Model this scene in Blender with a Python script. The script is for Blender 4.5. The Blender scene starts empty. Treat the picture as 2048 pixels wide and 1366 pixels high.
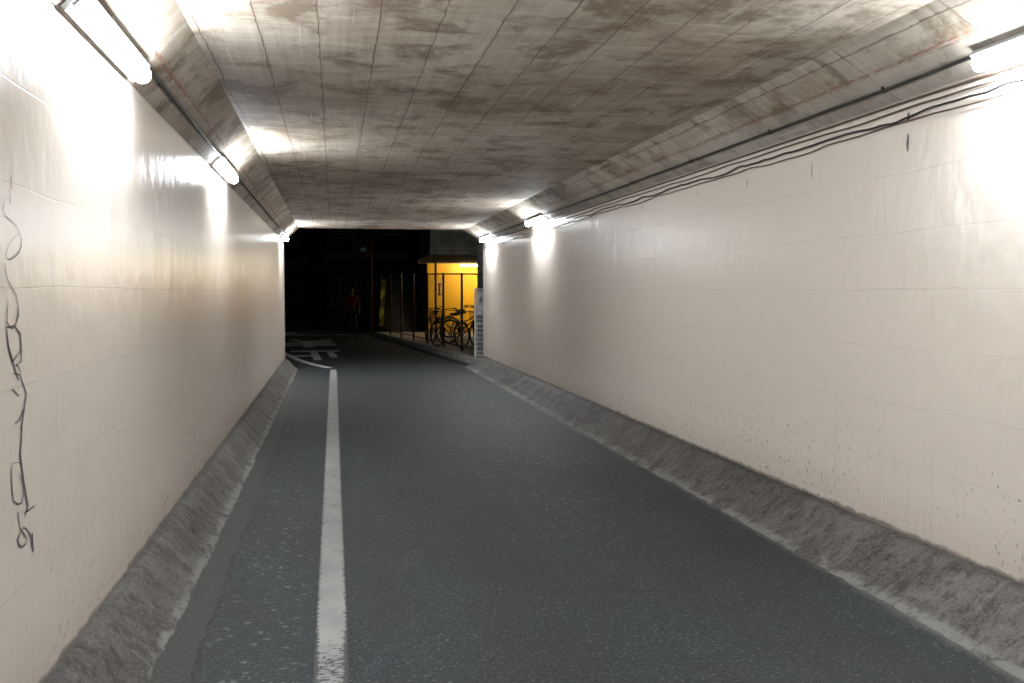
import bpy, math, random
from mathutils import Vector, Matrix, noise as mn
random.seed(7)
D=bpy.data
SC=bpy.context.scene
COL=SC.collection

# ------------------------------------------------------------------ nodes
class NT:
    def __init__(s,name):
        s.m=D.materials.new(name); s.m.use_nodes=True
        s.t=s.m.node_tree; s.b=s.t.nodes['Principled BSDF']
        s.P=s.n('ShaderNodeNewGeometry').outputs['Position']
    def n(s,ty,ins=None,**props):
        nd=s.t.nodes.new(ty)
        for k,v in props.items(): setattr(nd,k,v)
        if ins:
            for k,v in ins.items(): s.set(nd.inputs[k],v)
        return nd
    def set(s,sock,v):
        if isinstance(v,bpy.types.NodeSocket): s.t.links.new(v,sock)
        else:
            if sock.type=='RGBA' and len(v)==3: v=(*v,1)
            sock.default_value=v
    def math(s,op,a,b=0.0,clamp=False):
        nd=s.n('ShaderNodeMath',{0:a,1:b},operation=op); nd.use_clamp=clamp
        return nd.outputs[0]
    def mix(s,f,a,b,mode='MIX'):
        nd=s.n('ShaderNodeMix',{0:f,6:a,7:b},data_type='RGBA',blend_type=mode)
        return nd.outputs[2]
    def xyz(s,v=None):
        nd=s.n('ShaderNodeSeparateXYZ',{0:s.P if v is None else v}); return nd.outputs
    def vec(s,x,y,z=0.0):
        return s.n('ShaderNodeCombineXYZ',{0:x,1:y,2:z}).outputs[0]
    def scale(s,v,sc):
        return s.n('ShaderNodeVectorMath',{0:v,1:sc},operation='MULTIPLY').outputs[0]
    def noise(s,v,sc=5.0,det=2.0,ro=.55,dist=0.0):
        return s.n('ShaderNodeTexNoise',{'Vector':v,'Scale':sc,'Detail':det,'Roughness':ro,'Distortion':dist}).outputs[0]
    def vor(s,v,sc,feature='F1'):
        return s.n('ShaderNodeTexVoronoi',{'Vector':v,'Scale':sc},feature=feature)
    def step(s,v,a,b,lo=0.0,hi=1.0):
        nd=s.n('ShaderNodeMapRange',{0:v,1:a,2:b,3:lo,4:hi}); nd.clamp=True
        return nd.outputs[0]
    def brick(s,v,w,h,mort,off=.5,smooth=.1):
        nd=s.n('ShaderNodeTexBrick',{'Vector':v,'Color1':(0,0,0,1),'Color2':(1,1,1,1),'Mortar':(.5,.5,.5,1),'Scale':1.0,
               'Mortar Size':mort,'Mortar Smooth':smooth,'Brick Width':w,'Row Height':h})
        nd.offset=off; return nd.outputs
    def bump(s,h,strength=.3,dist=.01,normal=None):
        ins={'Height':h,'Strength':strength,'Distance':dist}
        if normal is not None: ins['Normal']=normal
        return s.n('ShaderNodeBump',ins).outputs[0]
    def out(s,col=None,rough=None,normal=None,**kw):
        if col is not None: s.set(s.b.inputs['Base Color'],col)
        if rough is not None: s.set(s.b.inputs['Roughness'],rough)
        if normal is not None: s.set(s.b.inputs['Normal'],normal)
        for k,v in kw.items(): s.set(s.b.inputs[k],v)
        return s.m

def simple(name,col,rough=.6,metal=0.0,var=.15,sc=12.0,bump=.0):
    t=NT(name); nz=t.noise(t.P,sc,2,.6)
    dark=tuple(c*(1-var*2) for c in col)
    c=t.mix(t.step(nz,.35,.65),dark,col)
    nm=t.bump(nz,bump,.01) if bump else None
    return t.out(c,rough,nm,Metallic=metal)

def emis(name,col,st):
    t=NT(name); t.out((.8,.8,.8),.4)
    t.set(t.b.inputs['Emission Color'],col); t.b.inputs['Emission Strength'].default_value=st
    return t.m

# painted tunnel wall
def wall_mat():
    t=NT('cream_wall_paint'); x,y,z=t.xyz(); v=t.vec(y,z,x)
    c=(.90,.80,.705,1)
    lowf=t.noise(v,1.5,1)
    wob=t.math('MULTIPLY',t.math('SUBTRACT',lowf,.5),.03)
    v2=t.vec(y,t.math('ADD',t.math('ADD',z,.03),wob),x)
    b=t.brick(v2,1.83,.31,.0026,.5,.4)
    sm=t.math('MULTIPLY',b[1],t.step(t.noise(v,2.3,2),.38,.62,.02,.32))
    c=t.mix(sm,c,(.45,.36,.28))
    c=t.mix(t.math('MULTIPLY',b[0],.05),c,(.72,.60,.49))
    low=t.step(z,1.3,.2,0,1)
    st2=t.noise(t.scale(v,(30,1.1,1)),1.0,3,.6)
    c=t.mix(t.math('MULTIPLY',t.step(st2,.58,.74,0,.24),low),c,(.42,.32,.24))
    far=t.step(y,8,17,0,1)
    band=t.math('MULTIPLY',t.step(z,1.75,1.5,0,1),t.step(z,.3,1.5,.2,1))
    c=t.mix(t.math('MULTIPLY',t.math('MULTIPLY',t.step(st2,.57,.66,0,.25),far),band),c,(.38,.28,.22))
    sp=t.noise(t.scale(v,(46,20,1)),1.0,2,.65)
    thr=t.math('SUBTRACT',.73,t.math('MULTIPLY',t.step(z,1.0,.25),.115))
    spm=t.step(t.math('SUBTRACT',sp,thr),0,.02,0,.8)
    gate=t.step(lowf,.42,.56,.15,1)
    c=t.mix(t.math('MULTIPLY',t.math('MULTIPLY',spm,gate),t.step(z,1.25,.7)),c,(.10,.075,.055))
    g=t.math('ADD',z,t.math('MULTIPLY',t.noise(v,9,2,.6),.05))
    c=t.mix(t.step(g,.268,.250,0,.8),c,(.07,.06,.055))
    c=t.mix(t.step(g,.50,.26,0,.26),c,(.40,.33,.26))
    c=t.mix(t.step(g,2.50,2.55,0,.5),c,(.25,.22,.19))
    rp=t.noise(t.scale(v,(4.0,2.4,1)),1.0,3,.60)
    h=t.math('SUBTRACT',rp,t.math('MULTIPLY',b[1],.07))
    h=t.math('ADD',h,t.math('MULTIPLY',b[0],.06))
    return t.out(c,.29,t.bump(h,.42,.021),**{'Specular IOR Level':.45})

def ceil_mat(name,haunch=False):
    t=NT(name); x,y,z=t.xyz()
    v=t.vec(y,x,z)
    stn=t.noise(v,2.1,5,.72,.3)
    wob=t.math('MULTIPLY',t.math('SUBTRACT',stn,.5),.05)
    xx=t.math('ADD',t.math('ADD',x,.06),wob)
    v2=t.vec(t.math('ADD',y,.62),xx,z)
    if haunch: b=t.brick(v2,.92,.9,.005,.0,.3)
    else: b=t.brick(v2,.92,.285,.0026,.0,.4)
    base=t.mix(t.step(t.noise(v,.8,2,.6),.35,.65),(.38,.315,.245),(.56,.505,.43))
    base=t.mix(t.math('MULTIPLY',b[0],.24),base,(.28,.22,.16))
    grain=t.noise(t.scale(v,(1.0,22,6)),1.0,4,.65)
    base=t.mix(t.step(grain,.42,.72,0,.45),base,(.23,.175,.125))
    cross=t.noise(t.scale(v,(13,2.6,6)),1.0,4,.72)
    base=t.mix(t.step(cross,.50,.72,0,.50),base,(.68,.63,.56))
    base=t.mix(t.step(cross,.46,.30,0,.30),base,(.21,.165,.115))
    base=t.mix(t.step(stn,.49,.62,0,.85),base,(.165,.118,.075))
    wht=t.noise(t.scale(v,(.9,34,3)),1.0,2,.5)
    base=t.mix(t.step(wht,.69,.74,0,.5),base,(.75,.72,.68))
    base=t.mix(t.math('MULTIPLY',b[1],t.step(stn,.38,.58,.3,.8)),base,(.12,.07,.05))
    if not haunch:
        fr=t.math('ABSOLUTE',t.math('SUBTRACT',t.math('FRACT',t.math('ADD',t.math('DIVIDE',xx,.285),.5)),.5))
        lw=t.math('MULTIPLY',t.step(fr,t.step(cross,.3,.7,.008,.032),.004,0,.8),t.step(grain,.34,.55,.2,1))
        base=t.mix(lw,base,(.11,.055,.035))
    else:
        rn=t.math('ADD',x,t.math('MULTIPLY',stn,.05))
        for cx in (2.80,-.79):
            dd=t.math('ABSOLUTE',t.math('SUBTRACT',rn,cx))
            base=t.mix(t.math('MULTIPLY',t.step(dd,.010,.004,0,.7),t.step(cross,.42,.52)),base,(.25,.08,.05))
        base=t.mix(t.step(x,2.79,2.80,0,.25),base,(.62,.60,.56))
    pits=t.vor(v,9).outputs[0]
    base=t.mix(t.step(pits,.06,.03,0,.8),base,(.05,.045,.04))
    h=t.math('SUBTRACT',t.math('MULTIPLY',grain,.5),t.math('MULTIPLY',b[1],1.2))
    h=t.math('ADD',h,t.math('MULTIPLY',b[0],.5))
    h=t.math('ADD',h,t.math('MULTIPLY',cross,.4))
    return t.out(base,.72,t.bump(h,.6,.007))

def asphalt(name,base=(.0160,.0212,.0238),outside=False):
    t=NT(name); x,y,z=t.xyz(); v=t.vec(x,y,0)
    ag=t.vor(v,70); agc=t.xyz(ag.outputs[1])
    fine=t.noise(v,55,3,.9)
    c=t.mix(agc[0],tuple(k*.25 for k in base),tuple(k*1.6 for k in base))
    c=t.mix(t.step(fine,.46,.62,0,.8),c,tuple(k*2.4 for k in base))
    c=t.mix(t.math('MULTIPLY',t.step(agc[1],.86,.90),t.step(ag.outputs[0],.42,.26,0,.85)),c,(.19,.21,.21))
    big=t.noise(t.scale(v,(1.2,.45,1)),1.3,3,.65)
    c=t.mix(t.step(big,.40,.66,0,.55),c,(.012,.012,.0125))
    s2=t.vor(t.n('ShaderNodeVectorMath',{0:v,1:t.scale(t.n('ShaderNodeTexNoise',{'Vector':v,'Scale':30.0,'Detail':1.0}).outputs[1],(.04,.04,0))},operation='ADD').outputs[0],17); r2=t.xyz(s2.outputs[1])[2]
    zone=t.math('ADD',t.step(t.math('ABSOLUTE',t.math('SUBTRACT',x,-.36)),.30,.1,0,.7),t.math('MULTIPLY',t.step(t.math('ABSOLUTE',t.math('SUBTRACT',x,1.7)),.85,.3),t.step(y,5.0,8.0)),True)
    thr=t.step(big,.4,.62,.52,.95)
    m2=t.math('MULTIPLY',t.step(s2.outputs[0],.30,.18),t.step(t.math('SUBTRACT',r2,thr),0,.04))
    c=t.mix(t.math('MULTIPLY',t.math('MULTIPLY',m2,zone),.85),c,(.16,.19,.195))
    if not outside:
        e=t.math('ADD',x,t.math('MULTIPLY',t.math('SUBTRACT',t.noise(v,6,4,.75),.5),.14))
        gl=t.step(e,-.52,-.60)
        gc=t.mix(t.step(fine,.35,.62),(.013,.012,.012),(.070,.065,.060))
        c=t.mix(t.math('MULTIPLY',gl,.85),c,gc)
        ed=t.step(t.math('ABSOLUTE',t.math('ADD',e,.56)),.016,.004,0,.8)
        c=t.mix(t.math('MULTIPLY',ed,t.step(big,.4,.5)),c,(.004,.004,.004))
        e2=t.step(t.math('SUBTRACT',e,t.math('MULTIPLY',fine,.07)),2.53,2.57)
        c=t.mix(t.math('MULTIPLY',e2,.7),c,(.10,.097,.09))
    h=t.math('ADD',t.math('MULTIPLY',ag.outputs[0],-.6),fine)
    return t.out(c,.62,t.bump(h,.8,.009),**{'Specular IOR Level':.4})

def kerb_mat(name='weathered_kerb_concrete',k=1.0):
    t=NT(name); x,y,z=t.xyz(); v=t.P
    a=t.noise(v,3.2,3,.7); f=t.noise(v,50,3,.8); g=t.noise(v,13,4,.78)
    c=t.mix(t.step(a,.40,.60),(.050*k,.044*k,.040*k),(.112*k,.102*k,.094*k))
    c=t.mix(t.step(f,.45,.68,0,.7),c,(.18*k,.168*k,.156*k))
    c=t.mix(t.step(g,.52,.62,0,.75),c,(.024*k,.021*k,.020*k))
    s=t.noise(t.scale(v,(5,24,5)),1.0,3,.65,.4)
    c=t.mix(t.step(s,.54,.68,0,.4),c,(.20*k,.19*k,.178*k))
    c=t.mix(t.step(s,.44,.32,0,.5),c,(.030*k,.027*k,.025*k))
    ft=t.math('ADD',z,t.math('MULTIPLY',g,.06))
    c=t.mix(t.math('MULTIPLY',t.step(ft,.062,.045,0,.85),t.step(a,.40,.50)),c,(.20,.195,.182))
    c=t.mix(t.step(z,.20,.215,0,.5),c,(.03,.027,.025))
    h=t.math('ADD',t.math('MULTIPLY',f,.6),g)
    return t.out(c,.75,t.bump(h,.8,.014))

def paint_line(name='worn_white_road_paint',k=1.0):
    t=NT(name); x,y,z=t.xyz(); v=t.vec(x,y,0)
    f=t.noise(v,80,2,.75); a=t.noise(t.scale(v,(1,.6,1)),6,3,.6)
    c=t.mix(t.step(a,.3,.7),(.235*k,.23*k,.222*k),(.33*k,.325*k,.315*k))
    c=t.mix(t.step(f,.5,.75,0,.4),c,(.14*k,.14*k,.135*k))
    s=t.vor(v,13); r=t.xyz(s.outputs[1])[0]
    m=t.math('MULTIPLY',t.step(s.outputs[0],.27,.18),t.step(r,.76,.79))
    c=t.mix(t.math('MULTIPLY',m,.65),c,(.05,.05,.05))
    w=t.noise(t.scale(v,(1,2.0,1)),22,4,.75)
    near=t.step(y,4.5,4.05,.06,.235)
    edge=t.step(t.math('ABSOLUTE',t.math('ADD',x,.022)),.046,.067,0,.24)
    wm=t.step(t.math('ADD',t.math('ADD',w,near),edge),.735,.755)
    c=t.mix(t.math('MULTIPLY',wm,.94),c,(.020,.023,.025))
    return t.out(c,.55,t.bump(f,.3,.003))

M_wall=wall_mat(); M_ceil=ceil_mat('board_marked_concrete'); M_haunch=ceil_mat('haunch_concrete',True)
M_road=asphalt('tunnel_asphalt'); M_road2=asphalt('street_asphalt',(.026,.029,.031),True)
M_kerb=kerb_mat(); M_kerb2=kerb_mat('street_kerb_concrete',3.2); M_line=paint_line(); M_line2=simple('street_road_paint',(.80,.79,.76),.55,var=.2,sc=9)
M_ground=simple('dark_ground',(.04,.038,.036),.9)
M_housing=simple('grey_lamp_housing',(.50,.52,.53),.45)
M_tube=emis('lit_diffuser',(.89,.95,1.0),142.0)
M_black=simple('black_cable_rubber',(.018,.018,.019),.5)
M_rust=simple('rusty_conduit',(.14,.09,.065),.7,sc=40)
M_dsteel=simple('dark_fence_steel',(.03,.028,.024),.5,.6)
M_graf=simple('faded_marker_ink',(.13,.115,.13),.5,sc=60)

# ------------------------------------------------------------------ mesh kit
class MB:
    def __init__(s): s.v=[]; s.f=[]; s.mi=[]; s.cur=0
    def add(s,vs,fs):
        o=len(s.v); s.v+= [tuple(p) for p in vs]; s.f+=[tuple(o+i for i in f) for f in fs]; s.mi+=[s.cur]*len(fs)
    def box(s,x0,x1,y0,y1,z0,z1,mat=None):
        vs=[Vector(p) for p in ((x0,y0,z0),(x1,y0,z0),(x1,y1,z0),(x0,y1,z0),(x0,y0,z1),(x1,y0,z1),(x1,y1,z1),(x0,y1,z1))]
        if mat is not None: vs=[mat@p for p in vs]
        s.add(vs,[(0,3,2,1),(4,5,6,7),(0,1,5,4),(1,2,6,5),(2,3,7,6),(3,0,4,7)])
    def tube(s,pts,r,n=8,closed=False,cap=True):
        pts=[Vector(p) for p in pts]; N=len(pts); rs=r if isinstance(r,(list,tuple)) else [r]*N
        vs=[]; up=None
        for i,p in enumerate(pts):
            if closed: d=pts[(i+1)%N]-pts[i-1]
            else: d=pts[min(i+1,N-1)]-pts[max(i-1,0)]
            d.normalize()
            if up is None: up=Vector((0,0,1)) if abs(d.z)<.9 else Vector((1,0,0))
            a=d.cross(up)
            if a.length<1e-4: a=d.cross(Vector((0,1,.1)))
            a.normalize(); b=d.cross(a).normalized(); up=-b if b.dot(up)<0 else b
            a=d.cross(up).normalized(); b=up
            for k in range(n):
                t=2*math.pi*k/n; vs.append(p+rs[i]*(math.cos(t)*a+math.sin(t)*b))
        fs=[]
        for i in range(N if closed else N-1):
            for k in range(n):
                j=(i+1)%N; fs.append((i*n+k,i*n+(k+1)%n,j*n+(k+1)%n,j*n+k))
        if cap and not closed: fs+= [tuple(range(n))[::-1],tuple((N-1)*n+k for k in range(n))]
        s.add(vs,fs)
    def ring(s,c,R,r,axis='x',n=36,m=6,a0=0,a1=2*math.pi):
        c=Vector(c); full=abs(a1-a0-2*math.pi)<1e-3; pts=[]
        cnt=n if full else n+1
        for i in range(cnt):
            t=a0+(a1-a0)*i/n; u,w=R*math.cos(t),R*math.sin(t)
            pts.append(c+(Vector((0,u,w)) if axis=='x' else Vector((u,0,w)) if axis=='y' else Vector((u,w,0))))
        s.tube(pts,r,m,closed=full)
    def ell(s,c,rx,ry,rz,n=16,m=10):
        vs=[];fs=[]
        for j in range(m+1):
            ph=math.pi*j/m
            for i in range(n):
                th=2*math.pi*i/n
                vs.append((c[0]+rx*math.sin(ph)*math.cos(th),c[1]+ry*math.sin(ph)*math.sin(th),c[2]+rz*math.cos(ph)))
        for j in range(m):
            for i in range(n): fs.append((j*n+i,j*n+(i+1)%n,(j+1)*n+(i+1)%n,(j+1)*n+i))
        s.add(vs,fs)
    def obj(s,name,mats,parent=None,smooth=False,bevel=0,loc=(0,0,0)):
        me=D.meshes.new(name); me.from_pydata(s.v,[],s.f)
        if not isinstance(mats,(list,tuple)): mats=[mats]
        for m in mats: me.materials.append(m)
        for p,i in zip(me.polygons,s.mi): p.material_index=i; p.use_smooth=smooth
        me.update()
        o=D.objects.new(name,me); COL.objects.link(o); o.location=loc
        if parent: o.parent=parent
        if bevel:
            b=o.modifiers.new('b','BEVEL'); b.width=bevel; b.segments=2; b.limit_method='ANGLE'
        return o

def thing(name,label,cat,loc=(0,0,0),rot=0,group=None):
    e=D.objects.new(name,None); COL.objects.link(e); e.location=loc; e.rotation_euler=(0,0,rot); e.empty_display_size=.2
    e['label']=label; e['category']=cat
    if group: e['group']=group
    return e
def tag(o,label,cat,group=None,kind=None):
    o['label']=label; o['category']=cat
    if group: o['group']=group
    if kind: o['kind']=kind
    return o
def copy_tree(src,loc,rot,label=None):
    def rec(o,par):
        c=o.copy(); COL.objects.link(c)
        if par is not None: c.parent=par
        for ch in list(o.children): rec(ch,c)
        return c
    c=rec(src,None); c.location=loc; c.rotation_euler=rot if isinstance(rot,tuple) else (0,0,rot)
    if label: c['label']=label
    return c

# ------------------------------------------------------------------ tunnel
XL,XR=-.95,2.98; ZL,ZR=2.50,2.52; CZ=2.77; CL,CR=-.665,2.58; Y0,Y1=-5.0,20.0
tun=thing('underpass','low concrete pedestrian underpass with glossy cream painted walls and boarded ceiling','underpass',(1,Y0,0))
def tp(o):
    o.parent=tun; o.matrix_parent_inverse=Matrix.Translation((-1,-Y0,0)); return o
def sect(name,poly,mat,label=None,ys=(Y0,Y1)):
    n=len(poly); vs=[(x,ys[0],z) for x,z in poly]+[(x,ys[1],z) for x,z in poly]
    fs=[tuple(range(n)),tuple(range(2*n-1,n-1,-1))]+[(i,n+i,n+(i+1)%n,(i+1)%n) for i in range(n)]
    b=MB(); b.add(vs,fs); o=b.obj(name,mat)
    me=o.data; import bmesh; bm=bmesh.new(); bm.from_mesh(me); bmesh.ops.recalc_face_normals(bm,faces=bm.faces); bm.to_mesh(me); bm.free()
    if label: o['label']=label
    return tp(o)
sect('wall',[(XL-.5,-.1),(XL,-.1),(XL,ZL),(XL-.5,ZL)],M_wall,'cream wall with scribbled marker tag')
sect('wall',[(XR,-.1),(XR+.5,-.1),(XR+.5,ZR),(XR,ZR)],M_wall,'cream wall with sagging cables near its top')
sect('haunch',[(XL-.5,ZL),(XL+.004,ZL),(CL,CZ),(XL-.5,CZ)],M_haunch)
sect('haunch',[(XR+.5,ZR),(XR-.004,ZR),(CR,CZ),(XR+.5,CZ)],M_haunch)
sect('ceiling',[(XL-.5,CZ),(XR+.5,CZ),(XR+.5,CZ+.6),(XL-.5,CZ+.6)],M_ceil)

def kerb(side,prof,x0):
    b=MB(); step=.04; n=int((Y1-Y0)/step)+1; k=len(prof); vs=[]
    for i in range(n):
        y=Y0+i*(Y1-Y0)/(n-1)
        for j,(u,z) in enumerate(prof):
            nz=mn.noise(Vector((y*1.3,j*.8,side*9)))*.012+mn.noise(Vector((y*7,j*1.3,side*5)))*.006+mn.noise(Vector((y*19,j*4.3,side*5)))*.005
            e=1 if j in(0,k-1) else .8
            if j==0: p=(x0+side*.02,y,z+nz*1.3)
            else: p=(x0-side*(u+nz*e*(2.2 if j>=k-2 else 1)),y,z+(nz*e if j<k-1 else 0))
            vs.append(p)
    fs=[]
    for i in range(n-1):
        for j in range(k-1):
            a=i*k+j; f=(a,a+1,a+k+1,a+k); fs.append(f if side<0 else f[::-1])
    b.add(vs,fs)
    b.add([vs[(n-1)*k+j] for j in range(k)]+[(x0,Y1,-.02)],[tuple(range(k+1))])
    return tp(b.obj('kerb',M_kerb,smooth=True))
P=[(0,.215),(.03,.213),(.06,.205),(.10,.182),(.15,.148),(.20,.110),(.25,.075),(.30,.045),(.35,.022),(.39,.006),(.42,-.015)]
kerb(1,[(u*.91,z) for u,z in P],XR); kerb(-1,[(u*.60,z) for u,z in P],XL)

# graffiti strokes on the wall (y along the wall, z up)
def smooth(pts,k=6):
    o=[]; n=len(pts)
    for i in range(n-1):
        p0,p1,p2,p3=pts[max(i-1,0)],pts[i],pts[i+1],pts[min(i+2,n-1)]
        for j in range(k):
            t=j/k; o.append(tuple(.5*((2*b)+(-a+c)*t+(2*a-5*b+4*c-d)*t*t+(-a+3*b-3*c+d)*t**3) for a,b,c,d in zip(p0,p1,p2,p3)))
    o.append(pts[-1]); return o
tagm=MB()
strokes=[[(26,358),(27,384)],[(22,398),(24,412)],
 [(14,404),(9,425),(14,440),(34,452),(44,480),(38,505),(20,522),(12,512),(22,486),(38,468)],
 [(10,528),(14,560),(30,590),(34,630),(22,655),(10,640),(14,600)],
 [(9,650),(12,690),(24,735),(30,758)],[(9,652),(24,650),(36,668),(38,700),(38,722),(26,728)],[(26,728),(32,730),(36,745)],
 [(12,690),(20,720),(38,700)],
 [(20,742),(34,748),(46,790),(40,822),(33,860)],[(22,842),(31,838),(40,820)],[(18,772),(32,790)],
 [(36,848),(33,880),(30,905),(36,960),(44,1020),(36,1036)],
 [(32,925),(16,916),(12,945),(16,990),(32,1004),(36,975),(28,945)],
 [(38,1028),(58,1028)],[(24,1018),(27,1050),(42,1085),(30,1092),(22,1072),(34,1056),(48,1080),(52,1106)],[(52,1080),(54,1120)]]
for si,st in enumerate(strokes):
    q=smooth([(3.094+.00474*a+random.uniform(-.005,.005),1.5-(bz-586)/650) for a,bz in st],2 if si in (2,3,12,14) else 1)
    vs=[];n=len(q)
    for i,(yy,zz) in enumerate(q):
        a=q[min(i+1,n-1)];c=q[max(i-1,0)]; dx,dz=a[0]-c[0],a[1]-c[1]; l=math.hypot(dx,dz) or 1
        w=.0054*(.3+.7*math.sin(math.pi*min(1,max(0,(i+1)/(n+1)))))*random.uniform(.55,1.15)*(.55 if zz>1.45 else 1)
        vs+=[(XL+.003,yy-dz/l*w*1.3,zz+dx/l*w*.6),(XL+.003,yy+dz/l*w*1.3,zz-dx/l*w*.6)]
    tagm.add(vs,[(2*i,2*i+1,2*i+3,2*i+2) for i in range(n-1)])
o=tp(tagm.obj('graffiti',M_graf)); o['label']='dark scribbled marker tag running down the wall'

# ------------------------------------------------------------------ roads
b=MB(); b.add([(XL-.02,Y0,0),(XR+.02,Y0,0),(XR+.02,Y1,0),(XL-.02,Y1,0)],[(0,1,2,3)])
tag(b.obj('road',M_road),'blue-grey worn asphalt lane through the underpass','road',kind='structure')
b=MB(); b.add([(-14,Y1+.03,-.004),(2.9,Y1+.03,-.004),(1.35,35.5,-.004),(1.2,41,-.004),(14,41.5,-.004),(14,47,-.004),(-14,47,-.004)],[(0,1,2,3,4,5,6)])
b.add([(-.95,Y1,-.006),(2.98,Y1,-.006),(2.98,Y1+.03,-.006),(-.95,Y1+.03,-.006)],[(0,1,2,3)])
tag(b.obj('road',M_road2),'dark asphalt street beyond the underpass','road',kind='structure')
b=MB(); b.add([(-150,-150,-.02),(150,-150,-.02),(150,150,-.02),(-150,150,-.02)],[(0,1,2,3)])
tag(b.obj('ground',M_ground),'dark flat ground around the underpass','ground',kind='structure')

def strip(b,pts,w,z,jit=.004,step=.04):
    q=[]
    for (a,c) in zip(pts[:-1],pts[1:]):
        L=math.dist(a,c); n=max(1,int(L/step))
        for i in range(n): q.append((a[0]+(c[0]-a[0])*i/n,a[1]+(c[1]-a[1])*i/n))
    q.append(pts[-1]); vs=[]
    for i,p in enumerate(q):
        a=q[min(i+1,len(q)-1)];c=q[max(i-1,0)];dx,dy=a[0]-c[0],a[1]-c[1];l=math.hypot(dx,dy) or 1
        w1=w/2+mn.noise(Vector((p[1]*5,1,w)))*jit*.6+random.uniform(-jit,jit)*.5; w2=w/2+mn.noise(Vector((p[1]*5,9,w)))*jit*.6+random.uniform(-jit,jit)*.5
        vs+=[(p[0]-dy/l*w1,p[1]+dx/l*w1,z),(p[0]+dy/l*w2,p[1]-dx/l*w2,z)]
    b.add(vs,[(2*i,2*i+1,2*i+3,2*i+2) for i in range(len(q)-1)])
b=MB(); strip(b,[(-.022,Y0),(-.022,19.75)],.138,.004,.006,.02)
tag(b.obj('road_line',M_line),'worn white painted line along the underpass lane','road marking',kind='structure')
b=MB(); strip(b,smooth([(-.10,20.25),(-.35,21.0),(-.75,22.6),(-1.25,25.5),(-1.9,29)],8),.17,.001,.006,.1)
tag(b.obj('road_line',M_line2),'white edge line curving away outside the underpass','road marking',kind='structure')
b=MB()
for yy in (36.2,39.4): strip(b,[(-6,yy),(.6,yy)],.30,.001,.01,.2)
tag(b.obj('stop_line',M_line2),'faint white lines painted across the dark street','road marking',kind='structure')
def ground_text(ch,cx,cy,w,l,off=.03):
    cu=D.curves.new('txt','FONT'); cu.body=ch; cu.align_x='CENTER'; cu.align_y='CENTER'; cu.size=1; cu.offset=off
    o=D.objects.new('t',cu); COL.objects.link(o); bpy.context.view_layer.update()
    dg=bpy.context.evaluated_depsgraph_get(); me=D.meshes.new_from_object(o.evaluated_get(dg)); D.objects.remove(o)
    xs=[v.co.x for v in me.vertices] or [0,1]; ys=[v.co.y for v in me.vertices] or [0,1]
    mx,my=(max(xs)+min(xs))/2,(max(ys)+min(ys))/2; sx=w/(max(xs)-min(xs)); sy=l/(max(ys)-min(ys))
    for v in me.vertices: v.co=(-(v.co.x-mx)*sx,-(v.co.y-my)*sy,0)
    me.materials.clear(); me.materials.append(M_line2)
    ob=D.objects.new('road_lettering',me); COL.objects.link(ob); ob.location=(cx,cy,.0025); ob.rotation_euler=(0,0,.05)
    return tag(ob,'white stretched character painted on the dark street','road marking','characters painted on the street','structure')
ground_text('止',-.40,24.5,1.25,3.8,.03); ground_text('ま',-.80,30.6,1.6,4.8,.03); ground_text('れ',-1.6,37.4,1.4,2.6)

# outside kerb
A=Vector((2.86,20.25)); B=Vector((1.40,35.2)); dr=(B-A).normalized(); nr=Vector((dr.y,-dr.x))
for i in range(10):
    b=MB(); p=A+(B-A)*(i/10)+dr*.006; q=A+(B-A)*((i+1)/10)-dr*.006
    vs=[(p.x,p.y,-.02),(p.x+nr.x*.2,p.y+nr.y*.2,-.02),(q.x+nr.x*.2,q.y+nr.y*.2,-.02),(q.x,q.y,-.02)]
    vs+=[(v[0],v[1],.13) for v in vs]; vs[4]=(p.x+nr.x*.03,p.y+nr.y*.03,.13); vs[7]=(q.x+nr.x*.03,q.y+nr.y*.03,.13)
    b.add(vs,[(0,3,2,1),(4,5,6,7),(0,1,5,4),(1,2,6,5),(2,3,7,6),(3,0,4,7)])
    tag(b.obj('kerb',M_kerb2),'grey concrete kerb stone along the dark street','kerb','kerb stones along the street',kind='structure')
M_slab=simple('parking_concrete',(.34,.32,.27),.8,sc=6)
b=MB(); b.add([(3.06,20.3,.06),(14,20.3,.06),(14,37,.06),(1.45,37,.06),(1.62,35.2,.06)],[(0,1,2,3,4)])
tag(b.obj('pavement',M_slab),'pale concrete floor of the bicycle parking area','pavement',kind='structure')

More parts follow.
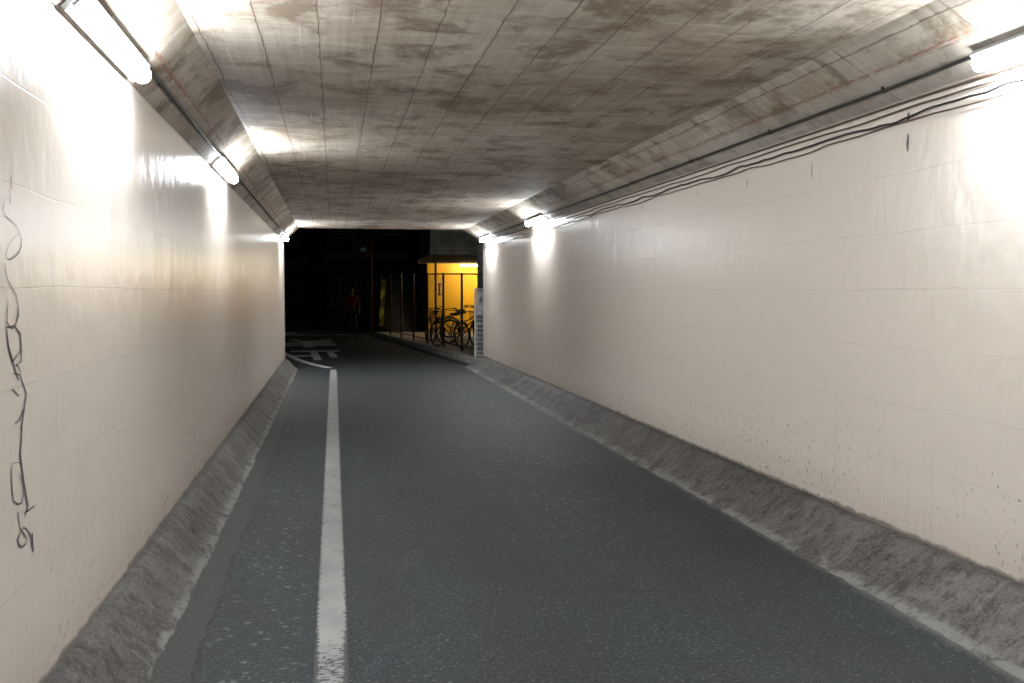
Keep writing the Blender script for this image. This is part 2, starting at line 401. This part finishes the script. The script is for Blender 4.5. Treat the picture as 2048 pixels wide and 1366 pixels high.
# ------------------------------------------------------------------ tunnel lamps
def lamp(side,yc,first=None):
    if side<0: p=Vector((-.90,yc,2.548)); n=Vector((.69,0,-.724))
    else: p=Vector((2.90,yc,2.57)); n=Vector((-.53,0,-.848))
    e=thing('tunnel_lamp','lit fluorescent batten lamp with glowing diffuser on the haunch','lamp',p,0,'fluorescent lamps in the underpass')
    yax=Vector((0,1,0)); xax=yax.cross(n).normalized()
    e.rotation_euler=Matrix((xax,yax,n)).transposed().to_euler()
    return e
def lamp_parts(e):
    b=MB(); b.box(-.054,.054,-.60,.60,.012,.034); b.box(-.034,.034,-.57,.57,-.01,.0115)
    b.obj('lamp_housing',M_housing,e)
    b=MB(); k=13; prof=[(-.041*math.cos(math.pi*i/(k-1)),.0355+.046*math.sin(math.pi*i/(k-1))) for i in range(k)]
    vs=[]
    for yy in (-.602,-.587,.587,.602):
        f=.75 if abs(yy)>.59 else 1
        vs+=[(x*f,yy,.0355+(z-.0355)*f) for x,z in prof]
    fs=[(r*k+i,r*k+i+1,(r+1)*k+i+1,(r+1)*k+i) for r in range(3) for i in range(k-1)]+[(r*k+k-1,r*k,(r+1)*k,(r+1)*k+k-1) for r in range(3)]
    b.add(vs,fs+[tuple(range(k))[::-1],tuple(range(3*k,4*k))])
    b.obj('diffuser',M_tube,e)
    for s in (-1,1):
        b=MB(); b.box(-.024,.024,min(s*.604,s*.611),max(s*.604,s*.611),.0345,.048)
        b.obj('end_cap',M_housing,e,bevel=.002)
first=lamp(-1,4.35); lamp_parts(first)
for sd,yc in ((-1,8.68),(-1,18.85),(1,3.52),(1,14.15),(1,18.9),(-1,.0),(1,-1.4),(-1,-4.0)):  # last three are unseen, added to brighten the walls, continuing the rows
    t=lamp(sd,yc); c=copy_tree(first,t.location.copy(),tuple(t.rotation_euler)); D.objects.remove(t)

# conduits and cables
def cable(name,label,pts,r,mat,clips=None,n=6):
    e=thing(name,label,'cable' if 'cable' in name else 'pipe',pts[0])
    q=[Vector(p)-Vector(pts[0]) for p in pts]
    b=MB(); b.tube(q,r,n); b.obj('cable_run' if 'cable' in name else 'pipe_run',mat,e,smooth=True)
    for c in clips or []:
        c=Vector(c)-Vector(pts[0]); b=MB(); b.box(c.x-.012,c.x+.012,c.y-.008,c.y+.008,c.z-.016,c.z+.016)
        b.obj('pipe_clip',M_dsteel,e)
ys=[Y0+.05+i*.25 for i in range(int((Y1-Y0-.1)/.25)+1)]
def wv(y,s): return mn.noise(Vector((y*1.1,s,0)))
cable('conduit_pipe','dark conduit pipe fixed along the concrete haunch',[(-.862+wv(y,1)*.004,y,2.572+wv(y,2)*.004) for y in ys],.013,M_black,[(-.868,y,2.578) for y in (2.6,5.4,6.9,9.8,11.6,13.5)])
cable('conduit_pipe','dark conduit pipe fixed along the concrete haunch',[(2.872,y,2.572+wv(y,3)*.004) for y in ys],.009,M_black,[(2.876,y,2.578) for y in (4.9,6.3,7.8,9.4,11.2,13)])
cable('conduit_pipe','thin brown conduit pipe along the top of the wall',[(XR-.016,y,2.502+wv(y,4)*.003) for y in ys],.0065,M_rust)
ys2=[Y0+.05+i*.06 for i in range(int((Y1-Y0-.1)/.06)+1)]
def sag(y,per,ph,a):
    t=((y+ph)/per)%1; k=int((y+ph)//per); return -a*(.6+.5*math.sin(k*2.3))*4*t*(1-t)
cable('wall_cable','black cable sagging loosely along the wall',[(XR-.020-.012*abs(wv(y*3,5)),y,2.430+sag(y,.80,.2,.018)+wv(y*2,6)*.010+wv(y*6,16)*.008) for y in ys2],.0062,M_black,None,5)
cable('wall_cable','thin brown cable strung above the black one',[(XR-.014-.006*abs(wv(y*2,15)),y,2.470+sag(y,1.3,.5,.009)+wv(y*1.8,8)*.005) for y in ys2],.0052,M_rust,None,5)
cable('wall_cable','thin loose cable hanging lowest on the wall',[(XR-.016-.006*abs(wv(y*2,25)),y,2.400+sag(y,1.1,.9,.018)+wv(y*2.1,28)*.009) for y in ys2],.0040,M_rust,None,5)
M_stain=simple('dark_rust_stain',(.24,.22,.20),.6,sc=50)
for (y,z0,h,w) in ((4.83,2.34,.10,.014),(4.83,2.45,.05,.016),(5.9,2.33,.11,.005),(6.9,2.34,.07,.006),(7.9,2.35,.06,.005),(9.4,2.36,.06,.006),(11.3,2.35,.07,.007),(13.0,2.36,.06,.006),(4.1,2.36,.06,.008)):
    b=MB(); q=[(XR-.002,y+w*math.cos(a)*random.uniform(.7,1.1),z0-h*.5+h*.5*math.sin(a)*random.uniform(.9,1.05)) for a in [i*math.pi/8 for i in range(16)]]
    b.add(q,[tuple(range(16))[::-1]]); tp(b.obj('drip_mark',M_stain))

# ------------------------------------------------------------------ fence
fa=Vector((3.35,22.4)); fb=Vector((1.69,36.7)); NP=7
fen=thing('chain_link_fence','tall dark chain link fence standing on the kerb','fence',(fa.x,fa.y,.06))
fd=(fb-fa); L=fd.length
def fp(t,z): p=fa+fd*t; return Vector((p.x-fa.x,p.y-fa.y,z-.06))
def ht(t): return 1.93+.27*t
for i in range(NP+1):
    t=i/NP; b=MB(); b.tube([fp(t,.04),fp(t,ht(t)+.03)],.03,8)
    b.obj('post',M_dsteel,fen)
for i in range(NP):
    t0,t1=i/NP,(i+1)/NP
    for z0,z1,r in ((ht(t0),ht(t1),.021),(.18,.18,.018),(1.05,1.05,.01)):
        b=MB(); b.tube([fp(t0,z0),fp(t1,z1)],r,6); b.obj('rail',M_dsteel,fen)
    b=MB(); W=L/NP; H=ht((t0+t1)/2)-.18; s=.10
    for sg in (1,-1):
        k=-int(H/s)-1
        while k*s<W+H:
            w0=max(0,-k*s); w1=min(H,W-k*s)
            if w1>w0:
                u0,u1=(k*s+w0)/W,(k*s+w1)/W
                if sg<0: u0,u1=1-u0,1-u1
                b.tube([fp(t0+(t1-t0)*u0,.18+w0),fp(t0+(t1-t0)*u1,.18+w1)],.0018,3,cap=False)
            k+=1
    b.obj('wire_mesh',M_dsteel,fen)
M_white=simple('white_painted_steel',(.74,.76,.76),.45)
M_ink=simple('black_sign_ink',(.03,.03,.03),.6)
g=thing('mesh_gate','white wire mesh gate panel carrying a small notice','gate',(3.07,21.75,.02))
b=MB()
for x in (0,.42,.84): b.tube([(x,0,0),(x,0,1.58)],.024,8)
for z in (.1,.8,1.56): b.tube([(0,0,z),(.84,0,z)],.020,8)
b.obj('frame',M_white,g)
b=MB()
for i in range(1,17): b.tube([(i*.05,.003,.1),(i*.05,.003,1.56)],.009,4)
for i in range(1,15): b.tube([(0,-.003,.1+i*.1),(.84,-.003,.1+i*.1)],.009,4)
b.obj('wire_mesh',M_white,g)
b=MB(); b.box(.03,.40,-.035,-.025,1.0,1.50); b.obj('notice_board',M_white,g)
b=MB()
for x in (.10,.22): b.box(x,x+.015,-.040,-.036,1.28,1.38); b.box(x+.02,x+.07,-.040,-.036,1.365,1.38); b.box(x+.02,x+.07,-.040,-.036,1.32,1.335)
b.obj('notice_print',M_ink,g)
M_yel=simple('yellow_banner_cloth',(.60,.55,.08),.7)
g=thing('warning_banner','narrow leaning yellow banner tied to the fence','sign',(1.72,36.2,.1),-.1)
b=MB(); vs=[]
for i in range(13):
    z=.2+i*.14; off=.10*i/12; wob=.02*math.sin(i*1.3)
    vs+=[(-.12+off,-.08+wob,z),(.04+off,-.08-wob,z)]
b.add(vs,[(2*i,2*i+1,2*i+3,2*i+2) for i in range(12)]); b.obj('cloth',M_yel,g)
b=MB(); b.tube([(-.13,-.06,.0),(-.02,-.06,1.98)],.012,6); b.obj('pole',M_dsteel,g)

# ------------------------------------------------------------------ bicycle parking shelter
M_yw=simple('yellow_painted_wall',(.90,.45,.010),.6,var=.05,sc=2)
M_corr=simple('weathered_white_sheeting',(.84,.82,.74),.6,sc=3)
M_roof=simple('dark_roof_steel',(.26,.21,.14),.6)
M_warm=emis('warm_tube',(1.0,.88,.62),230.0)
sh=thing('bicycle_shelter','bicycle shelter with brightly lit yellow back wall and white sheet fascia','shelter',(6.2,33.2,.06))
def sp(o): o.parent=sh; o.matrix_parent_inverse=Matrix.Translation((-6.2,-33.2,-.06)); return o
b=MB(); b.box(3.38,9.2,36.5,36.7,.05,2.62); sp(b.obj('back_wall',M_yw))
b=MB(); b.box(3.0,9.4,30.6,36.9,2.66,2.74); sp(b.obj('roof',M_roof))
for i in range(8):
    b=MB(); b.box(3.02,9.3,30.9+i*.74,30.96+i*.74,2.57,2.655); sp(b.obj('beam',M_roof))
b=MB(); n=9
for i in range(n):
    z=2.68+i*.125; y=30.55-i*.05
    b.add([(2.9,y,z),(9.4,y,z),(9.4,y-.06,z+.108),(2.9,y-.06,z+.108),(2.9,y+.0,z+.122),(9.4,y+.0,z+.122)],[(0,1,2,3),(3,2,5,4)])
sp(b.obj('fascia',M_corr))
for x in (3.1,5.2,7.3,9.2):
    b=MB(); b.box(x-.03,x+.03,30.7,30.76,.05,2.66); sp(b.obj('post',M_roof))
for (x,y) in ((5.05,35.4),(6.6,35.4)):
    b=MB(); b.box(x-.6,x+.6,y-.04,y+.04,2.50,2.535); sp(b.obj('lamp_housing',M_white))
    b=MB(); b.tube([(x-.58,y,2.475),(x+.58,y,2.475)],.022,8); sp(b.obj('lamp_tube',M_warm))
b=MB(); b.box(3.80,3.86,36.48,36.495,1.47,1.80); b.box(3.76,3.90,36.475,36.49,1.80,1.85); b.box(3.76,3.90,36.475,36.49,1.42,1.47); sp(b.obj('wall_mark',M_ink))

# ------------------------------------------------------------------ bicycle
M_frame=simple('dark_bicycle_paint',(.05,.05,.05),.4,.3); M_tyre=simple('black_tyre_rubber',(.012,.012,.012),.7)
M_rim=simple('bright_rim_metal',(.16,.16,.16),.35,.9)
M_basket=simple('dark_basket_wire',(.02,.02,.02),.4,.5)
bk=thing('bicycle','parked city bicycle with front wire basket and swept handlebar','bicycle',(3.0,26.2,.06),.5,'bicycles parked behind the fence')
b=MB()
bb=(0,-.08,.28)
for p,q,r in (((0,-.2,.74),bb,.016),(bb,(0,.36,.62),.018),((0,-.13,.45),(0,.35,.72),.014),((0,.37,.58),(0,.33,.86),.02)): b.tube([p,q],r,8)
for s in (-1,1):
    b.tube([bb,(s*.05,-.3,.3),(s*.055,-.56,.33)],.009,6); b.tube([(0,-.18,.66),(s*.055,-.56,.33)],.008,6)
    b.tube([(s*.0,.37,.58),(s*.05,.39,.55),(s*.05,.50,.40),(s*.05,.57,.33)],.011,6)
b.tube([(.06,-.2,.28),(.10,-.32,.03)],.009,6)
b.box(-.07,.07,-.78,-.36,.715,.73)
b.tube([(.05,-.74,.72),(.055,-.56,.33)],.006,5); b.tube([(-.05,-.74,.72),(-.055,-.56,.33)],.006,5)
b.obj('frame',M_frame,bk)
for cy in (-.56,.57):
    w=D.objects.new('wheel',None); COL.objects.link(w); w.parent=bk; w.location=(0,cy,.345); w.empty_display_size=.1
    b=MB(); b.ring((0,0,0),.325,.022); b.obj('tyre',M_tyre,w,smooth=True)
    b=MB(); b.ring((0,0,0),.303,.010,m=5); b.tube([(-.045,0,0),(.045,0,0)],.02,8)
    for i in range(18):
        a=2*math.pi*i/18; s=1 if i%2 else -1
        b.tube([(s*.03,.02*math.cos(a+.8),.02*math.sin(a+.8)),(0,.3*math.cos(a),.3*math.sin(a))],.0018,3,cap=False)
    b.obj('rim',M_rim,w)
    b=MB(); n=14; a0,a1=(.25*math.pi,1.02*math.pi) if cy<0 else (.3*math.pi,1.05*math.pi); vs=[]
    for i in range(n+1):
        a=a0+(a1-a0)*i/n
        for x,r in((-.03,.352),(0,.362),(.03,.352)): vs.append((x,-r*math.cos(a) if cy<0 else r*math.cos(a),r*math.sin(a)))
    b.add(vs,[(3*i+j,3*i+j+1,3*i+j+4,3*i+j+3) for i in range(n) for j in (0,1)]); f=b.obj('mudguard',M_frame,bk,smooth=True); f.location=(0,cy,.345)
b=MB(); b.tube([(0,-.2,.74),(0,-.22,.86)],.012,8); b.obj('seat_post',M_rim,bk)
b=MB(); vs=[];fs=[]
prof=[(-.36,.085,.03),(-.30,.105,.04),(-.22,.09,.04),(-.14,.05,.035),(-.07,.025,.03),(-.04,.015,.02)]
for y,w,h in prof:
    for k in range(8):
        a=2*math.pi*k/8; vs.append((w*math.cos(a),y,.88+h*math.sin(a)))
for i in range(len(prof)-1):
    for k in range(8): fs.append((i*8+k,i*8+(k+1)%8,(i+1)*8+(k+1)%8,(i+1)*8+k))
fs+=[tuple(range(8)),tuple((len(prof)-1)*8+k for k in range(8))[::-1]]
b.add(vs,fs); b.obj('saddle',M_tyre,bk,smooth=True)
b=MB(); b.tube([(0,.33,.86),(0,.32,.98),(0,.33,1.0)],.013,8)
b.tube(smooth([(-.27,.08,1.02),(-.27,.2,1.03),(-.17,.33,1.01),(0,.34,1.0),(.17,.33,1.01),(.27,.2,1.03),(.27,.08,1.02)],4),.011,6); b.obj('handlebar',M_rim,bk,smooth=True)
for s in (-1,1):
    b=MB(); b.tube([(s*.27,.05,1.02),(s*.27,.18,1.03)],.017,8); b.obj('grip',M_tyre,bk)
b=MB()
def bl(z): return (.13+.04*(z-.70)/.24,.11+.03*(z-.70)/.24)
for k in range(6):
    z=.70+k*.048; w,d=bl(z); c=.55; b.tube([(-w,c-d,z),(w,c-d,z),(w,c+d,z),(-w,c+d,z)],.0055 if k in(0,5) else .0035,4,closed=True)
for k in range(24):
    sd=k//6; f=(k%6)/6*2-1; w0,d0=bl(.70); w1,d1=bl(.94)
    if sd==0: p,q=(f*w0,.55-d0,.7),(f*w1,.55-d1,.94)
    elif sd==1: p,q=(w0,.55+f*d0,.7),(w1,.55+f*d1,.94)
    elif sd==2: p,q=(-f*w0,.55+d0,.7),(-f*w1,.55+d1,.94)
    else: p,q=(-w0,.55-f*d0,.7),(-w1,.55-f*d1,.94)
    b.tube([p,q],.0035,3,cap=False)
for k in range(5): b.tube([(-.13+k*.065,.44,.70),(-.13+k*.065,.66,.70)],.0028,3)
b.obj('basket',M_basket,bk)
b=MB(); b.ring((.05,-.08,.28),.085,.008,m=5,n=20); b.tube([(.05,-.08,.28),(.06,.05,.17)],.008,6); b.tube([(-.05,-.08,.28),(-.06,-.21,.39)],.008,6)
b.box(.07,.15,.02,.09,.155,.18); b.box(-.15,-.07,-.24,-.17,.38,.405); b.tube([(-.06,-.08,.28),(.06,-.08,.28)],.012,6)
b.obj('crank',M_rim,bk)
for (x,y,r,lab) in ((2.95,29.6,2.75,None),(3.75,28.4,-1.15,'parked city bicycle standing side on in front of the yellow wall'),(4.2,32.0,-1.3,None),(3.95,26.4,.30,None)):
    copy_tree(bk,(x,y,.06),(0,.04,r),lab)

# ------------------------------------------------------------------ utility pole, mirror, buildings
M_conc=simple('grey_pole_concrete',(.30,.29,.28),.8,sc=20)
g=thing('utility_pole','grey concrete utility pole with dark metal bands','utility pole',(3.62,24.3,.06))
b=MB(); b.tube([(0,0,0),(0,0,8)],[.15,.11],16); b.obj('shaft',M_conc,g,smooth=True)
for z in (1.9,2.15,2.4,2.65,2.9,3.15,3.4):
    b=MB(); b.ring((0,0,z),.142-.005*z,.014,'z',20,5); b.obj('band',M_dsteel,g)
b=MB(); b.tube([(.0,-.17,0),(0,-.15,4.5)],.02,8); b.obj('riser_pipe',M_dsteel,g)

M_or=simple('orange_mirror_paint',(.30,.08,.02),.5); M_mir=simple('mirror_surface',(.06,.06,.06),.2,1.0,var=.02)
g=thing('traffic_mirror','round convex traffic mirror on a slim orange pole','traffic mirror',(1.43,38.2,0))
b=MB(); b.tube([(0,0,0),(0,0,3.6)],.035,10); b.tube([(0,0,3.2),(-.28,-.06,3.2)],.018,6); b.obj('pole',M_or,g)
b=MB(); b.ring((-.30,-.10,3.2),.30,.025,'y',32,6); b.obj('rim',M_or,g)
b=MB(); b.ell((-.30,-.09,3.2),.29,.05,.29,24,12); b.obj('mirror',M_mir,g,smooth=True)

M_dk=simple('dark_rendered_facade',(.07,.07,.072),.8,sc=3); M_lt=simple('pale_facade_trim',(.26,.26,.26),.7)
M_glass=simple('dark_window_glass',(.012,.014,.016),.5,var=.02)
def building(name,label,x0,x1,y0,y1,h,floors,cols,door=None,pipe=None):
    cx=(x0+x1)/2; e=thing(name,label,'building',(cx,y0,0))
    W=x1-x0; b=MB(); b.box(-W/2,W/2,0,y1-y0,0,h); b.obj('wall',M_dk,e)
    b=MB(); b.box(-W/2-.1,W/2+.1,-.1,y1-y0+.1,h+.001,h+.25); b.obj('parapet',M_lt,e)
    fh=h/floors
    for f in range(floors):
        if f>0:
            b=MB(); b.box(-W/2-.02,W/2+.02,-.22,-.003,fh*f-.08,fh*f+.08); b.obj('ledge',M_lt,e)
        for c in range(cols):
            xc=-W/2+W*(c+.5)/cols; w=min(.8,W/cols*.34)
            if door is not None and f==0 and c==door:
                b=MB(); b.box(xc-.42,xc+.42,-.03,-.004,.02,2.05); d=b.obj('door',M_lt,e,bevel=.005)
                b=MB(); b.tube([(xc+.33,-.07,.95),(xc+.33,-.07,1.15)],.012,6); hd=b.obj('handle',M_rim); hd.parent=d; continue
            zb=fh*f+1.0
            fr=MB()
            for (a,bb2,cz,dz) in ((-w,w,zb-.06,zb),(-w,w,zb+1.1,zb+1.16),(-w-.05,-w,zb-.06,zb+1.16),(w,w+.05,zb-.06,zb+1.16),(-.02,.02,zb,zb+1.1)): fr.box(xc+a,xc+bb2,-.06,-.004,cz,dz)
            gl=MB(); gl.box(xc-w,xc+w,-.02,-.005,zb,zb+1.1); wo=gl.obj('window',M_glass,e)
            fo=fr.obj('window_frame',M_lt); fo.parent=wo
    if pipe is not None:
        b=MB(); b.tube([(pipe-cx,-.27,0),(pipe-cx,-.27,h)],.05,8); b.obj('downpipe',M_lt,e)
building('building','dark two storey house with pale ledges and a downpipe',-.3,3.3,46,56,6.4,2,3,2,.95)
building('building','unlit apartment block across the dark street',-16,-1.6,58,68,9.5,3,6)
building('building','dark block rising behind the bicycle shelter',3.9,16,38,48,9.6,3,5)
building('building','long unlit block closing off the dark street',-14,26,70,80,12,4,10)

# ------------------------------------------------------------------ person
M_skin=simple('skin',(.10,.065,.05),.5); M_red=simple('red_jacket_cloth',(.13,.005,.004),.8,sc=30); M_trs=simple('dark_trouser_cloth',(.012,.012,.014),.85); M_hair=simple('black_hair',(.012,.010,.009),.5)
def skin(name,vs,es,rs,mat,parent,root=0,sub=1):
    me=D.meshes.new(name); me.from_pydata(vs,es,[]); o=D.objects.new(name,me); COL.objects.link(o)
    m=o.modifiers.new('s','SKIN'); m.use_smooth_shade=True
    for i,r in enumerate(rs):
        r=r if isinstance(r,tuple) else (r,r)
        me.skin_vertices[0].data[i].radius=r; me.skin_vertices[0].data[i].use_root=(i==root)
    s=o.modifiers.new('d','SUBSURF'); s.levels=sub; s.render_levels=sub
    bpy.context.view_layer.update(); dg=bpy.context.evaluated_depsgraph_get()
    nm=D.meshes.new_from_object(o.evaluated_get(dg)); o.modifiers.clear(); o.data=nm; nm.materials.clear(); nm.materials.append(mat)
    for p in nm.polygons: p.use_smooth=True
    o.parent=parent; return o
pe=thing('person','person in a red jacket and dark trousers walking along the street','person',(.55,32.8,0),.15)
V=[(0,0,.92),(0,0,1.12),(0,.01,1.32),(0,0,1.43),(0,-.01,1.49),(0,-.02,1.56),(0,-.015,1.62)]
R=[(.13,.10),(.12,.09),(.15,.10),(.06,.06),(.052,.055),(.075,.09),(.06,.075)]
E=[(i,i+1) for i in range(6)]
def chain(par,pts,rad):
    for p,r in zip(pts,rad):
        V.append(p); R.append(r); E.append((par,len(V)-1)); par=len(V)-1
    return par
for s,kn,an,to in ((1,(.10,-.16,.50),(.10,-.14,.08),(.11,-.29,.035)),(-1,(-.10,.00,.49),(-.10,.26,.13),(-.10,.17,.035))):
    chain(0,[(s*.09,0,.84),kn,an,to],[.085,.056,.04,.032])
for s,el,wr,ha in ((1,(.25,.06,1.11),(.25,-.06,.90),(.25,-.09,.84)),(-1,(-.25,.0,1.10),(-.25,-.16,.93),(-.25,-.21,.88))):
    h=chain(2,[(s*.17,.01,1.36),el,wr,ha],[.055,.04,.028,(.018,.034)])
    d=(Vector(ha)-Vector(wr)).normalized()
    for k,ln in enumerate((.06,.07,.075,.062)):
        off=Vector((0,(k-1.5)*.019,0)); a=Vector(ha)+d*.025+off; q=a+d*ln*.5; z=q+d*ln*.5+Vector((-s*.02,0,0))
        chain(h,[tuple(a),tuple(q),tuple(z)],[.009,.008,.007])
    a=Vector(wr)+d*.03+Vector((-s*.012,-.025,0)); chain(h-0,[tuple(a+d*.02),tuple(a+d*.06)],[.010,.008])
skin('body',V,E,R,M_skin,pe,0,1)
V=[(0,0,.84),(0,0,1.08),(0,.01,1.32),(0,0,1.45)];R=[(.17,.135),(.165,.13),(.185,.135),(.08,.08)];E=[(0,1),(1,2),(2,3)]
for s,el,wr in ((1,(.25,.06,1.11),(.25,-.05,.92)),(-1,(-.25,.0,1.10),(-.25,-.15,.95))): chain(2,[(s*.18,.01,1.36),el,wr],[.075,.06,.05])
skin('jacket',V,E,R,M_red,pe)
V=[(0,0,.92)];R=[(.15,.12)];E=[]
for s,kn,an in ((1,(.10,-.16,.50),(.10,-.145,.12)),(-1,(-.10,.00,.49),(-.10,.245,.17))): chain(0,[(s*.09,0,.84),kn,an],[.10,.075,.06])
skin('trousers',V,E,R,M_trs,pe)
for s,an,to in ((1,(.10,-.12,.06),(.11,-.30,.04)),(-1,(-.10,.27,.11),(-.10,.15,.04))):
    skin('shoe',[an,tuple((Vector(an)+Vector(to))/2-Vector((0,0,.01))),to],[(0,1),(1,2)],[.045,.045,.035],M_hair,pe)
b=MB(); b.ell((0,.0,1.60),.088,.10,.085,16,10); b.obj('hair',M_hair,pe,smooth=True)
for s in (-1,1):
    b=MB(); b.ell((s*.03,-.098,1.565),.010,.006,.006,8,6); b.obj('eye',M_hair,pe)
    b=MB(); b.ell((s*.078,0,1.55),.012,.02,.03,8,6); b.obj('ear',M_skin,pe,smooth=True)
b=MB(); b.box(-.022,.022,-.104,-.098,1.505,1.511); b.obj('mouth',M_hair,pe)
b=MB(); b.ell((0,-.108,1.54),.012,.018,.022,8,6); b.obj('nose',M_skin,pe,smooth=True)

# ------------------------------------------------------------------ world, camera
w=D.worlds.new('World'); SC.world=w; w.use_nodes=True
nt=w.node_tree; bg=nt.nodes['Background']
bg.inputs[0].default_value=(.75,.85,1.0,1); bg.inputs[1].default_value=.012
cam=D.cameras.new('camera'); co=D.objects.new('camera',cam); COL.objects.link(co); SC.camera=co
cam.lens=35; cam.sensor_width=36; cam.clip_end=500; cam.clip_start=.05
co.location=(0,0,1.5)
co.rotation_euler=(math.radians(90-2.79),0,math.radians(-10.14))
SC.view_settings.view_transform='Standard'; SC.view_settings.look='None'; SC.view_settings.exposure=0
